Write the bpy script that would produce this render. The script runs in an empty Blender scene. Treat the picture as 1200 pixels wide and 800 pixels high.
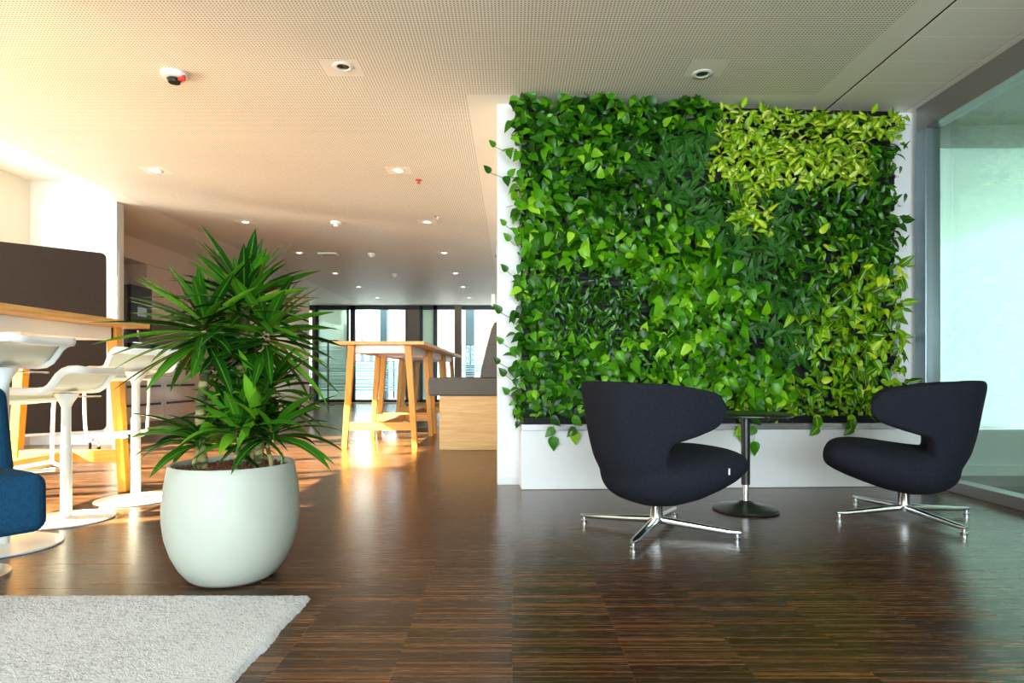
import bpy, math, random
from mathutils import Vector, Matrix, Euler
PI = math.pi
S = bpy.context.scene
COL = S.collection
HC = 0.745; FPX = 730.0; CEIL = 2.58

def px(x, y, d):
    return Vector(((x-600)/FPX*d, d, HC+(439-y)/FPX*d))

# ------------------------------------------------------------ materials
def newmat(name):
    m = bpy.data.materials.new(name); m.use_nodes = True
    nt = m.node_tree; b = nt.nodes['Principled BSDF']
    return m, nt, b
def N(nt, t, **kw):
    n = nt.nodes.new(t)
    for k, v in kw.items():
        setattr(n, k, v)
    return n
def L(nt, a, b): nt.links.new(a, b)
def math_node(nt, op, a, b=None, c=None):
    n = N(nt, 'ShaderNodeMath', operation=op)
    for i, v in enumerate((a, b, c)):
        if v is None: continue
        if isinstance(v, (int, float)): n.inputs[i].default_value = v
        else: L(nt, v, n.inputs[i])
    return n.outputs[0]
def mixc(nt, fac, a, b):
    n = N(nt, 'ShaderNodeMix', data_type='RGBA')
    if isinstance(fac, (int, float)): n.inputs[0].default_value = fac
    else: L(nt, fac, n.inputs[0])
    for i, v in ((6, a), (7, b)):
        if isinstance(v, tuple): n.inputs[i].default_value = (*v[:3], 1)
        else: L(nt, v, n.inputs[i])
    return n.outputs[2]
def simple(name, col, rough=0.5, metal=0.0, noise=0.0, nscale=20, bump=0.0, bscale=200, spec=0.5, coat=0.0, sheen=0.0):
    m, nt, b = newmat(name)
    b.inputs['Base Color'].default_value = (*col, 1)
    b.inputs['Roughness'].default_value = rough
    b.inputs['Metallic'].default_value = metal
    b.inputs['Specular IOR Level'].default_value = spec
    b.inputs['Coat Weight'].default_value = coat
    b.inputs['Sheen Weight'].default_value = sheen
    tc = N(nt, 'ShaderNodeTexCoord')
    if noise:
        nz = N(nt, 'ShaderNodeTexNoise'); nz.inputs['Scale'].default_value = nscale; nz.inputs['Detail'].default_value = 5
        L(nt, tc.outputs['Object'], nz.inputs['Vector'])
        c = mixc(nt, nz.outputs[0], tuple(max(0, v*(1-noise)) for v in col), tuple(min(1, v*(1+noise)) for v in col))
        L(nt, c, b.inputs['Base Color'])
    if bump:
        nb = N(nt, 'ShaderNodeTexNoise'); nb.inputs['Scale'].default_value = bscale; nb.inputs['Detail'].default_value = 3
        L(nt, tc.outputs['Object'], nb.inputs['Vector'])
        bp = N(nt, 'ShaderNodeBump'); bp.inputs['Strength'].default_value = bump; bp.inputs['Distance'].default_value = 0.002
        L(nt, nb.outputs[0], bp.inputs['Height']); L(nt, bp.outputs[0], b.inputs['Normal'])
    return m
def wood(name, c1, c2, axis=1, scale=6.0, rough=0.4):
    m, nt, b = newmat(name)
    tc = N(nt, 'ShaderNodeTexCoord'); mp = N(nt, 'ShaderNodeMapping')
    sc = [14.0, 14.0, 14.0]; sc[axis] = 1.0
    mp.inputs['Scale'].default_value = sc
    L(nt, tc.outputs['Object'], mp.inputs['Vector'])
    nz = N(nt, 'ShaderNodeTexNoise'); nz.inputs['Scale'].default_value = scale; nz.inputs['Detail'].default_value = 6; nz.inputs['Distortion'].default_value = 0.6
    L(nt, mp.outputs[0], nz.inputs['Vector'])
    r = N(nt, 'ShaderNodeValToRGB'); r.color_ramp.elements[0].position = .35; r.color_ramp.elements[1].position = .65
    r.color_ramp.elements[0].color = (*c1, 1); r.color_ramp.elements[1].color = (*c2, 1)
    L(nt, nz.outputs[0], r.inputs[0]); L(nt, r.outputs[0], b.inputs['Base Color'])
    b.inputs['Roughness'].default_value = rough
    return m
def fabric(name, c1, c2, scale=900, rough=0.95, bump=.35, spec=.15, sheen=0.0):
    m, nt, b = newmat(name)
    tc = N(nt, 'ShaderNodeTexCoord')
    nz = N(nt, 'ShaderNodeTexNoise'); nz.inputs['Scale'].default_value = scale; nz.inputs['Detail'].default_value = 2
    L(nt, tc.outputs['Object'], nz.inputs['Vector'])
    n2 = N(nt, 'ShaderNodeTexNoise'); n2.inputs['Scale'].default_value = 90; n2.inputs['Detail'].default_value = 4
    L(nt, tc.outputs['Object'], n2.inputs['Vector'])
    f = math_node(nt, 'MULTIPLY_ADD', n2.outputs[0], .22, math_node(nt, 'MULTIPLY', nz.outputs[0], .78))
    r = N(nt, 'ShaderNodeValToRGB'); r.color_ramp.elements[0].position = .38; r.color_ramp.elements[1].position = .62
    r.color_ramp.elements[0].color = (*c1, 1); r.color_ramp.elements[1].color = (*c2, 1)
    L(nt, f, r.inputs[0]); L(nt, r.outputs[0], b.inputs['Base Color'])
    b.inputs['Roughness'].default_value = rough; b.inputs['Specular IOR Level'].default_value = spec
    b.inputs['Sheen Weight'].default_value = sheen
    bp = N(nt, 'ShaderNodeBump'); bp.inputs['Strength'].default_value = bump; bp.inputs['Distance'].default_value = 0.0015
    L(nt, f, bp.inputs['Height']); L(nt, bp.outputs[0], b.inputs['Normal'])
    return m
def glassmat(name, tint, refl=1.0, rough=0.0, haze=0.0, hazecol=(.8, .9, .88)):
    m, nt, b = newmat(name)
    out = nt.nodes['Material Output']; nt.nodes.remove(b)
    tr = N(nt, 'ShaderNodeBsdfTransparent'); tr.inputs[0].default_value = (*tint, 1)
    gl = N(nt, 'ShaderNodeBsdfGlossy'); gl.inputs['Roughness'].default_value = rough; gl.inputs[0].default_value = (1, 1, 1, 1)
    fr = N(nt, 'ShaderNodeFresnel'); fr.inputs[0].default_value = 1.5
    # back faces of a pane would give total reflection, so the same IOR curve is used for both sides
    geo = N(nt, 'ShaderNodeNewGeometry')
    L(nt, math_node(nt, 'MULTIPLY_ADD', geo.outputs['Backfacing'], 1/1.5-1.5, 1.5), fr.inputs[0])
    fac = math_node(nt, 'MULTIPLY', fr.outputs[0], refl)
    mx = N(nt, 'ShaderNodeMixShader'); L(nt, fac, mx.inputs[0]); L(nt, tr.outputs[0], mx.inputs[1]); L(nt, gl.outputs[0], mx.inputs[2])
    last = mx.outputs[0]
    if haze:
        df = N(nt, 'ShaderNodeBsdfDiffuse'); df.inputs[0].default_value = (*hazecol, 1)
        tl = N(nt, 'ShaderNodeBsdfTranslucent'); tl.inputs[0].default_value = (*hazecol, 1)
        m2 = N(nt, 'ShaderNodeMixShader'); m2.inputs[0].default_value = .6; L(nt, df.outputs[0], m2.inputs[1]); L(nt, tl.outputs[0], m2.inputs[2])
        m3 = N(nt, 'ShaderNodeMixShader'); m3.inputs[0].default_value = haze; L(nt, last, m3.inputs[1]); L(nt, m2.outputs[0], m3.inputs[2])
        last = m3.outputs[0]
    L(nt, last, out.inputs[0])
    return m
def leafmat(name, ramp, rough=.35, trans=.3, edge=None):
    """ramp: list of (pos, colour) picked per leaf; edge: optional colour of streaks."""
    m, nt, b = newmat(name)
    out = nt.nodes['Material Output']
    geo = N(nt, 'ShaderNodeNewGeometry'); oi = N(nt, 'ShaderNodeObjectInfo')
    rnd = math_node(nt, 'FRACT', math_node(nt, 'ADD', geo.outputs['Random Per Island'], oi.outputs['Random']))
    r = N(nt, 'ShaderNodeValToRGB')
    while len(r.color_ramp.elements) < len(ramp): r.color_ramp.elements.new(.5)
    for e, (p, c) in zip(r.color_ramp.elements, ramp):
        e.position = p; e.color = (*c, 1)
    L(nt, rnd, r.inputs[0])
    col = r.outputs[0]
    uv = N(nt, 'ShaderNodeUVMap'); sx = N(nt, 'ShaderNodeSeparateXYZ'); L(nt, uv.outputs[0], sx.inputs[0])
    if edge:
        wv = N(nt, 'ShaderNodeTexNoise'); wv.inputs['Scale'].default_value = 60; wv.inputs['Detail'].default_value = 2
        tc = N(nt, 'ShaderNodeTexCoord'); L(nt, tc.outputs['Object'], wv.inputs['Vector'])
        u = math_node(nt, 'ABSOLUTE', math_node(nt, 'SUBTRACT', sx.outputs[0], .5))
        kind, ecol, amt = edge
        if kind == 'stripe':      # pale feathered stripes running from the midrib
            w = math_node(nt, 'SINE', math_node(nt, 'MULTIPLY', math_node(nt, 'ADD', math_node(nt, 'MULTIPLY', u, -1.2), sx.outputs[1]), 34))
            f = math_node(nt, 'MULTIPLY', math_node(nt, 'GREATER_THAN', w, .45), amt)
        elif kind == 'margin':
            f = math_node(nt, 'MULTIPLY', math_node(nt, 'GREATER_THAN', math_node(nt, 'MULTIPLY_ADD', wv.outputs[0], .5, u), .52), amt)
        else:                     # pale centre line
            f = math_node(nt, 'MULTIPLY', math_node(nt, 'LESS_THAN', u, .06), amt)
        col = mixc(nt, f, col, ecol)
    L(nt, col, b.inputs['Base Color'])
    b.inputs['Roughness'].default_value = rough; b.inputs['Specular IOR Level'].default_value = .35
    tl = N(nt, 'ShaderNodeBsdfTranslucent'); L(nt, col, tl.inputs[0])
    mx = N(nt, 'ShaderNodeMixShader'); mx.inputs[0].default_value = trans
    L(nt, b.outputs[0], mx.inputs[1]); L(nt, tl.outputs[0], mx.inputs[2]); L(nt, mx.outputs[0], out.inputs[0])
    return m
def emis(name, col, st):
    m, nt, b = newmat(name)
    b.inputs['Base Color'].default_value = (.8, .8, .8, 1)
    b.inputs['Emission Color'].default_value = (*col, 1); b.inputs['Emission Strength'].default_value = st
    return m

M = {}
M['wall'] = simple('white_paint', (.82, .81, .78), .6, noise=.02, bump=.08, bscale=300)
M['wall_gloss'] = simple('white_lacquer', (.84, .85, .86), .3, noise=.015)
M['tan'] = simple('cream_paint', (.74, .68, .55), .6)
M['kitchen'] = simple('cream_gloss_cabinet', (.66, .52, .41), .18, noise=.03, nscale=3)
M['brownwall'] = simple('taupe_wall', (.30, .24, .20), .6)
M['darkmetal'] = simple('dark_frame', (.035, .045, .05), .35, .6)
M['greymetal'] = simple('grey_frame', (.30, .29, .29), .35, .75, noise=.05)
M['steelblue'] = simple('anodised_frame', (.26, .33, .37), .3, .7)
M['chrome'] = simple('polished_aluminium', (.74, .76, .78), .2, 1.0)
M['black'] = simple('black_lacquer', (.012, .012, .013), .28)
M['blackplastic'] = simple('black_plastic', (.010, .010, .012), .45)
M['rail'] = simple('matt_black_rail', (.004, .004, .005), .6, spec=.25)
M['whitemetal'] = simple('white_powder_coat', (.84, .86, .84), .3)
M['whitestool'] = simple('white_lacquered_seat', (.84, .86, .84), .28)
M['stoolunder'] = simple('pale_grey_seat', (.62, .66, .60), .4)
M['navy'] = fabric('navy_wool', (.006, .007, .011), (.021, .023, .034), 700)
M['blue'] = fabric('blue_wool', (.004, .030, .075), (.012, .070, .145), 500)
M['charcoal'] = fabric('grey_felt', (.085, .085, .085), (.17, .17, .165), 500)
M['screen'] = fabric('dark_brown_felt', (.030, .022, .019), (.055, .042, .036), 500)
M['oak'] = wood('oak_top', (.60, .30, .075), (.74, .43, .13), 1, 5, .35)
M['oakleg'] = wood('oak_leg', (.60, .27, .025), (.74, .37, .045), 2, 5, .4)
M['oakbox'] = wood('oak_veneer', (.62, .38, .15), (.74, .50, .23), 0, 3, .45)
M['pot'] = simple('pale_glazed_concrete', (.43, .45, .385), .5, noise=.12, nscale=5, bump=.06, bscale=80)
def bark():
    m, nt, b = newmat('ringed_cane_bark')
    tc = N(nt, 'ShaderNodeTexCoord'); mp = N(nt, 'ShaderNodeMapping'); mp.inputs['Scale'].default_value = (9, 9, 34)
    L(nt, tc.outputs['Object'], mp.inputs[0]); nz = N(nt, 'ShaderNodeTexNoise'); nz.inputs['Scale'].default_value = 1.3; nz.inputs['Detail'].default_value = 4; L(nt, mp.outputs[0], nz.inputs[0])
    r = N(nt, 'ShaderNodeValToRGB'); r.color_ramp.elements[0].position = .46; r.color_ramp.elements[1].position = .56
    r.color_ramp.elements[0].color = (.05, .06, .01, 1); r.color_ramp.elements[1].color = (.34, .28, .10, 1)
    L(nt, nz.outputs[0], r.inputs[0]); L(nt, r.outputs[0], b.inputs['Base Color']); b.inputs['Roughness'].default_value = .8
    bp = N(nt, 'ShaderNodeBump'); bp.inputs['Strength'].default_value = .6; bp.inputs['Distance'].default_value = .003
    L(nt, nz.outputs[0], bp.inputs['Height']); L(nt, bp.outputs[0], b.inputs['Normal'])
    return m
M['trunk'] = bark()
M['gravel'] = simple('red_clay_gravel', (.17, .055, .03), .85, noise=.5, nscale=60)
M['redlight'] = simple('red_plastic', (.7, .03, .02), .4)
M['paper'] = simple('white_tag', (.8, .8, .8), .8)
M['teal'] = simple('teal_plastic', (.0, .10, .13), .4)
M['yellow'] = simple('yellow_label', (.75, .40, .02), .4)
M['bottleblue'] = simple('blue_label', (.05, .16, .45), .4)
M['worktop'] = simple('dark_worktop', (.06, .03, .02), .3)
M['facadecol'] = simple('dark_teal_column', (.02, .05, .06), .5)
M['facade'] = simple('pale_facade', (.80, .80, .78), .8)
M['slate'] = simple('blue_slate_roof', (.25, .32, .50), .7)
M['glass'] = glassmat('clear_glass', (.97, .985, .98), .8)
M['glassgreen'] = glassmat('green_tinted_glass', (.82, .93, .89), 1.3)
M['frost'] = glassmat('frosted_glass', (.6, .75, .7), .6, .1, .75, (.40, .45, .38))
M['film'] = glassmat('striped_film', (.5, .65, .7), .2, .3, .6, (.65, .78, .82))
M['blind'] = glassmat('sheer_blind', (.86, .96, .92), .0, .5, .5, (.80, .90, .87))
M['lamp'] = emis('lamp_warm', (1, .82, .6), 9)
M['lampoff'] = simple('unlit_reflector', (.10, .10, .09), .15, .8)
M['lampbowl'] = simple('aluminium_reflector', (.7, .7, .68), .2, .9)

G1, G2, G3 = (.035, .17, .004), (.10, .36, .004), (.25, .58, .012)
M['leaf_pothos'] = leafmat('pothos_leaf', [(0, (.004, .035, .001)), (.4, (.014, .095, .002)), (.75, (.045, .20, .002)), (.93, (.11, .36, .004)), (1, (.26, .55, .02))], .33, .14)
M['leaf_bright'] = leafmat('bright_pothos_leaf', [(0, (.010, .07, .001)), (.35, (.035, .18, .002)), (.75, (.09, .32, .003)), (.93, (.20, .50, .005)), (1, (.36, .66, .03))], .32, .16)
M['leaf_lime'] = leafmat('lime_variegated_leaf', [(0, (.16, .36, .006)), (.35, (.42, .64, .02)), (.75, (.70, .82, .05)), (1, (.88, .90, .25))], .35, .25, ('margin', (.12, .32, .01), .8))
M['leaf_yellow'] = leafmat('yellow_variegated_leaf', [(0, (.015, .09, .002)), (.4, (.06, .24, .003)), (.8, (.22, .46, .005)), (1, (.55, .70, .02))], .32, .2, ('mid', (.55, .66, .04), .7))
M['leaf_stripe'] = leafmat('striped_dark_leaf', [(0, (.002, .022, .001)), (.5, (.005, .045, .002)), (1, (.014, .09, .004))], .5, .10, ('stripe', (.09, .36, .03), .7))
M['leaf_dark'] = leafmat('dark_narrow_leaf', [(0, (.006, .04, .002)), (.5, (.02, .11, .003)), (.85, (.05, .22, .004)), (1, (.13, .38, .01))], .28, .14)
M['leaf_drac'] = leafmat('dracaena_leaf', [(0, (.006, .04, .004)), (.45, (.016, .09, .005)), (.8, (.05, .20, .008)), (1, (.18, .42, .02))], .27, .14, ('mid', (.14, .34, .03), .55))
M['vine'] = simple('vine_stem', (.16, .20, .04), .6)

# floor: industrial strip parquet laid in blocks
def floor_mat():
    m, nt, b = newmat('strip_parquet')
    tc = N(nt, 'ShaderNodeTexCoord'); sx = N(nt, 'ShaderNodeSeparateXYZ'); L(nt, tc.outputs['Object'], sx.inputs[0])
    X, Y = sx.outputs[0], sx.outputs[1]
    bx = math_node(nt, 'FLOOR', math_node(nt, 'DIVIDE', X, .30))
    by = math_node(nt, 'FLOOR', math_node(nt, 'DIVIDE', math_node(nt, 'ADD', Y, math_node(nt, 'MULTIPLY', math_node(nt, 'MODULO', bx, 2), .0)), .32))
    row = math_node(nt, 'FLOOR', math_node(nt, 'DIVIDE', Y, .0078))
    def wn(*v):
        c = N(nt, 'ShaderNodeCombineXYZ')
        for i, q in enumerate(v):
            if isinstance(q, (int, float)): c.inputs[i].default_value = q
            else: L(nt, q, c.inputs[i])
        w = N(nt, 'ShaderNodeTexWhiteNoise', noise_dimensions='3D'); L(nt, c.outputs[0], w.inputs['Vector']); return w.outputs['Value']
    blk = wn(bx, by, 3.0)
    seg = math_node(nt, 'FLOOR', math_node(nt, 'ADD', math_node(nt, 'DIVIDE', X, .30), math_node(nt, 'MULTIPLY', wn(row, 7.0, 1.0), .0)))
    strip = wn(seg, row, 11.0)
    nz = N(nt, 'ShaderNodeTexNoise'); mp = N(nt, 'ShaderNodeMapping'); mp.inputs['Scale'].default_value = (3, 90, 1)
    L(nt, tc.outputs['Object'], mp.inputs[0]); L(nt, mp.outputs[0], nz.inputs[0]); nz.inputs['Scale'].default_value = 3; nz.inputs['Detail'].default_value = 5
    v = math_node(nt, 'ADD', math_node(nt, 'MULTIPLY', math_node(nt, 'POWER', strip, 2.2), .68), math_node(nt, 'MULTIPLY', nz.outputs[0], .22))
    v = math_node(nt, 'ADD', v, math_node(nt, 'MULTIPLY', blk, .16))
    r = N(nt, 'ShaderNodeValToRGB'); cr = r.color_ramp
    cr.elements[0].position = .08; cr.elements[0].color = (.024, .011, .005, 1)
    cr.elements[1].position = 1.0; cr.elements[1].color = (.22, .090, .024, 1)
    e = cr.elements.new(.40); e.color = (.066, .030, .013, 1)
    e = cr.elements.new(.72); e.color = (.145, .062, .022, 1)
    L(nt, v, r.inputs[0])
    # joints between blocks
    fx = math_node(nt, 'ABSOLUTE', math_node(nt, 'SUBTRACT', math_node(nt, 'FRACT', math_node(nt, 'DIVIDE', X, .30)), .5))
    jx = math_node(nt, 'GREATER_THAN', fx, .4955)
    jl = math_node(nt, 'MULTIPLY', jx, math_node(nt, 'GREATER_THAN', blk, .55))
    col = mixc(nt, math_node(nt, 'MULTIPLY', jl, .6), r.outputs[0], (.16, .07, .03))
    L(nt, col, b.inputs['Base Color'])
    rr = math_node(nt, 'MULTIPLY_ADD', nz.outputs[0], .12, .20)
    L(nt, rr, b.inputs['Roughness'])
    b.inputs['Specular IOR Level'].default_value = .4
    bp = N(nt, 'ShaderNodeBump'); bp.inputs['Strength'].default_value = .25; bp.inputs['Distance'].default_value = .0006
    L(nt, v, bp.inputs['Height']); L(nt, bp.outputs[0], b.inputs['Normal'])
    return m
M['floor'] = floor_mat()

def ceil_mat():
    m, nt, b = newmat('perforated_ceiling')
    tc = N(nt, 'ShaderNodeTexCoord'); sx = N(nt, 'ShaderNodeSeparateXYZ'); L(nt, tc.outputs['Object'], sx.inputs[0])
    X, Y = sx.outputs[0], sx.outputs[1]
    P = .0185
    fx = math_node(nt, 'SUBTRACT', math_node(nt, 'FRACT', math_node(nt, 'DIVIDE', X, P)), .5)
    fy = math_node(nt, 'SUBTRACT', math_node(nt, 'FRACT', math_node(nt, 'DIVIDE', Y, P)), .5)
    d2 = math_node(nt, 'ADD', math_node(nt, 'MULTIPLY', fx, fx), math_node(nt, 'MULTIPLY', fy, fy))
    hole = math_node(nt, 'LESS_THAN', d2, .075)
    def rng(v, a, c): return math_node(nt, 'MULTIPLY', math_node(nt, 'GREATER_THAN', v, a), math_node(nt, 'LESS_THAN', v, c))
    zone1 = math_node(nt, 'MULTIPLY', rng(X, -4.0, 1.99), rng(Y, -2.6, 4.08))
    zone2 = math_node(nt, 'MULTIPLY', rng(X, -4.0, -.30), rng(Y, 4.08, 16.0))
    zone = math_node(nt, 'MAXIMUM', zone1, zone2)
    # plain squares around the recessed lamps
    lx = math_node(nt, 'ABSOLUTE', math_node(nt, 'SUBTRACT', math_node(nt, 'FRACT', math_node(nt, 'DIVIDE', math_node(nt, 'ADD', X, 1.02+1.09), 2.18)), .5))
    ly = math_node(nt, 'ABSOLUTE', math_node(nt, 'SUBTRACT', math_node(nt, 'FRACT', math_node(nt, 'DIVIDE', math_node(nt, 'SUBTRACT', Y, 3.73-.935), 1.87)), .5))
    sq = math_node(nt, 'MULTIPLY', math_node(nt, 'LESS_THAN', lx, .11/2.18), math_node(nt, 'LESS_THAN', ly, .10/1.87))
    zone = math_node(nt, 'MULTIPLY', zone, math_node(nt, 'SUBTRACT', 1.0, sq))
    hole = math_node(nt, 'MULTIPLY', hole, zone)
    # seams
    sy = math_node(nt, 'MULTIPLY', math_node(nt, 'LESS_THAN', math_node(nt, 'ABSOLUTE', math_node(nt, 'SUBTRACT', math_node(nt, 'FRACT', math_node(nt, 'DIVIDE', math_node(nt, 'SUBTRACT', Y, 3.12-.1325), .265)), .5)), .012), math_node(nt, 'GREATER_THAN', X, 2.18))
    col = mixc(nt, hole, (.86, .82, .73), (.30, .26, .19))
    col = mixc(nt, math_node(nt, 'MULTIPLY', sy, .9), col, (1, 1, .98))
    L(nt, col, b.inputs['Base Color'])
    b.inputs['Roughness'].default_value = .55; b.inputs['Specular IOR Level'].default_value = .3
    return m
M['ceiling'] = ceil_mat()

def rug_mat():
    m, nt, b = newmat('rug_pile')
    tc = N(nt, 'ShaderNodeTexCoord')
    mp = N(nt, 'ShaderNodeMapping'); mp.inputs['Rotation'].default_value = (0, 0, math.radians(28)); mp.inputs['Scale'].default_value = (6, 26, 1)
    L(nt, tc.outputs['Object'], mp.inputs[0])
    n1 = N(nt, 'ShaderNodeTexNoise'); n1.inputs['Scale'].default_value = 5; n1.inputs['Detail'].default_value = 6; L(nt, mp.outputs[0], n1.inputs[0])
    n2 = N(nt, 'ShaderNodeTexNoise'); n2.inputs['Scale'].default_value = 2.2; n2.inputs['Detail'].default_value = 3; L(nt, tc.outputs['Object'], n2.inputs[0])
    n3 = N(nt, 'ShaderNodeTexNoise'); n3.inputs['Scale'].default_value = 260; L(nt, tc.outputs['Object'], n3.inputs[0])
    f = math_node(nt, 'ADD', math_node(nt, 'MULTIPLY', n1.outputs[0], .5), math_node(nt, 'ADD', math_node(nt, 'MULTIPLY', n2.outputs[0], .3), math_node(nt, 'MULTIPLY', n3.outputs[0], .12)))
    r = N(nt, 'ShaderNodeValToRGB'); r.color_ramp.elements[0].position = .34; r.color_ramp.elements[1].position = .47
    r.color_ramp.elements[0].color = (.40, .40, .41, 1); r.color_ramp.elements[1].color = (.72, .73, .75, 1)
    L(nt, f, r.inputs[0]); L(nt, r.outputs[0], b.inputs['Base Color'])
    b.inputs['Roughness'].default_value = .95; b.inputs['Specular IOR Level'].default_value = .1
    bp = N(nt, 'ShaderNodeBump'); bp.inputs['Strength'].default_value = .8; bp.inputs['Distance'].default_value = .004
    L(nt, math_node(nt, 'ADD', n3.outputs[0], n1.outputs[0]), bp.inputs['Height']); L(nt, bp.outputs[0], b.inputs['Normal'])
    return m
M['rug'] = rug_mat()

# ------------------------------------------------------------ mesh building
class MB:
    def __init__(s): s.v = []; s.f = []; s.uv = []; s.sm = []
    def add(s, vs, fs, smooth=False, uvs=None):
        n = len(s.v); s.v += [tuple(p) for p in vs]
        for k, f in enumerate(fs):
            s.f.append([n+i for i in f]); s.sm.append(smooth)
            s.uv.append([uvs[i] for i in f] if uvs else [(0, 0)]*len(f))
        return s
    def box(s, x0, x1, y0, y1, z0, z1, mat=None):
        vs = [Vector(p) for p in ((x0,y0,z0),(x1,y0,z0),(x1,y1,z0),(x0,y1,z0),(x0,y0,z1),(x1,y0,z1),(x1,y1,z1),(x0,y1,z1))]
        if mat: vs = [mat @ p for p in vs]
        return s.add(vs, [(0,3,2,1),(4,5,6,7),(0,1,5,4),(1,2,6,5),(2,3,7,6),(3,0,4,7)])
    def bar(s, a, b, wa, wb=None, up=(0, 1, 0)):
        """tapered rectangular bar from a to b; wa=(w,h) at a, wb at b"""
        a, b = Vector(a), Vector(b); wb = wb or wa
        d = (b-a).normalized(); u = Vector(up); x = d.cross(u).normalized(); y = x.cross(d).normalized()
        vs = []
        for p, w in ((a, wa), (b, wb)):
            for sx, sy in ((-1,-1),(1,-1),(1,1),(-1,1)): vs.append(p+x*sx*w[0]/2+y*sy*w[1]/2)
        return s.add(vs, [(0,1,2,3),(7,6,5,4),(0,4,5,1),(1,5,6,2),(2,6,7,3),(3,7,4,0)])
    def tube(s, pts, r, n=12, cap=True, closed=False):
        pts = [Vector(p) for p in pts]; rs = r if isinstance(r, (list, tuple)) else [r]*len(pts)
        vs = []; nx = None; m = len(pts)
        for i, p in enumerate(pts):
            if closed: t = pts[(i+1) % m]-pts[i-1]
            else: t = (pts[min(i+1, m-1)]-pts[max(i-1, 0)])
            t.normalize()
            if nx is None:
                nx = t.orthogonal().normalized()
            else:
                nx = (nx - t*nx.dot(t)).normalized()
            ny = t.cross(nx)
            for k in range(n):
                a = 2*PI*k/n; vs.append(p+nx*math.cos(a)*rs[i]+ny*math.sin(a)*rs[i])
        fs = []
        for i in range(m if closed else m-1):
            j = (i+1) % m
            for k in range(n):
                fs.append((i*n+k, i*n+(k+1) % n, j*n+(k+1) % n, j*n+k))
        if cap and not closed:
            fs.append(tuple(range(n-1, -1, -1))); fs.append(tuple(range((m-1)*n, m*n)))
        return s.add(vs, fs, True)
    def lathe(s, prof, n=32, c=(0, 0, 0), smooth=True, mat=None):
        vs = []; fs = []
        m = len(prof)
        for r, z in prof:
            for k in range(n):
                a = 2*PI*k/n; p = Vector((c[0]+r*math.cos(a), c[1]+r*math.sin(a), c[2]+z))
                vs.append(mat @ p if mat else p)
        for i in range(m-1):
            for k in range(n): fs.append((i*n+k, i*n+(k+1) % n, (i+1)*n+(k+1) % n, (i+1)*n+k))
        if prof[0][0] > 1e-4: fs.append(tuple(range(n-1, -1, -1)))
        if prof[-1][0] > 1e-4: fs.append(tuple(range((m-1)*n, m*n)))
        return s.add(vs, fs, smooth)
    def grid(s, P, smooth=True, closed_u=False, uv=False):
        nu, nv = len(P), len(P[0]); vs = [p for row in P for p in row]; fs = []
        for i in range(nu if closed_u else nu-1):
            for j in range(nv-1):
                a = (i+1) % nu; fs.append((i*nv+j, a*nv+j, a*nv+j+1, i*nv+j+1))
        uvs = [(i/(nu-1), j/(nv-1)) for i in range(nu) for j in range(nv)] if uv else None
        return s.add(vs, fs, smooth, uvs)
    def build(s, name, mat, parent=None, bevel=0, seg=2, loc=None, subsurf=0, autosmooth=True):
        me = bpy.data.meshes.new(name); me.from_pydata(s.v, [], s.f); me.update()
        me.polygons.foreach_set('use_smooth', s.sm)
        if any(q != (0, 0) for u in s.uv[:4] for q in u):
            lay = me.uv_layers.new(name='UVMap'); i = 0
            for u in s.uv:
                for q in u: lay.data[i].uv = q; i += 1
        me.materials.append(mat)
        if autosmooth and any(s.sm):
            try: me.set_sharp_from_angle(angle=math.radians(40))
            except Exception: pass
        o = bpy.data.objects.new(name, me); COL.objects.link(o)
        if parent: o.parent = parent
        if loc: o.location = loc
        if bevel:
            b = o.modifiers.new('b', 'BEVEL'); b.width = bevel; b.segments = seg; b.limit_method = 'ANGLE'; b.harden_normals = False
        if subsurf:
            q = o.modifiers.new('s', 'SUBSURF'); q.levels = subsurf; q.render_levels = subsurf
        return o
def empty(name, loc, rz=0):
    o = bpy.data.objects.new(name, None); o.empty_display_size = .1; COL.objects.link(o)
    o.location = loc; o.rotation_euler = (0, 0, rz); return o
def tag(o, label, cat, group=None):
    o['label'] = label; o['category'] = cat
    if group: o['group'] = group
    return o
def struct(o, label=None):
    o['kind'] = 'structure'
    if label: o['label'] = label
    return o
def copy_tree(o, parent=None):
    c = o.copy(); COL.objects.link(c)
    if parent: c.parent = parent
    for ch in list(o.children): copy_tree(ch, c)
    return c
def box_o(name, mat, x0, x1, y0, y1, z0, z1, parent=None, bevel=0):
    return MB().box(x0, x1, y0, y1, z0, z1).build(name, mat, parent, bevel)

# ------------------------------------------------------------ the room
XR = 2.80           # glass partition on the right
struct(box_o('floor', M['floor'], -5.4, 7.0, -3.2, 16.9, -.10, 0), 'dark strip parquet floor')
cl = MB()
cl.box(-4.2, 2.17, -3.0, 16.6, CEIL, CEIL+.12)
cl.box(2.188, 2.735, -3.0, 4.5, CEIL, CEIL+.12)
cl.box(2.745, 2.90, -3.0, 4.5, CEIL, CEIL+.12)
cl.box(-5.45, -4.2, 6.72, 16.6, CEIL, CEIL+.12)
cl.box(-5.3, -4.2, -3.0, 6.72, CEIL+.22, CEIL+.30)
cl.box(-5.5, 7.0, -3.1, 16.7, CEIL+.30, CEIL+.34)
cl.box(-4.215, -4.2, -3.0, 6.72, CEIL, CEIL+.22)
struct(cl.build('ceiling', M['ceiling']), 'cream perforated ceiling')

struct(MB().box(2.165, 2.19, -3.0, 4.5, CEIL+.006, CEIL+.02).box(2.725, 2.75, -3.0, 4.5, CEIL+.006, CEIL+.02).build('groove_shade_strip', M['rail']), 'dark strips standing in for shade in the ceiling grooves')  # black strips set into the ceiling grooves in place of their shade
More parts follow.
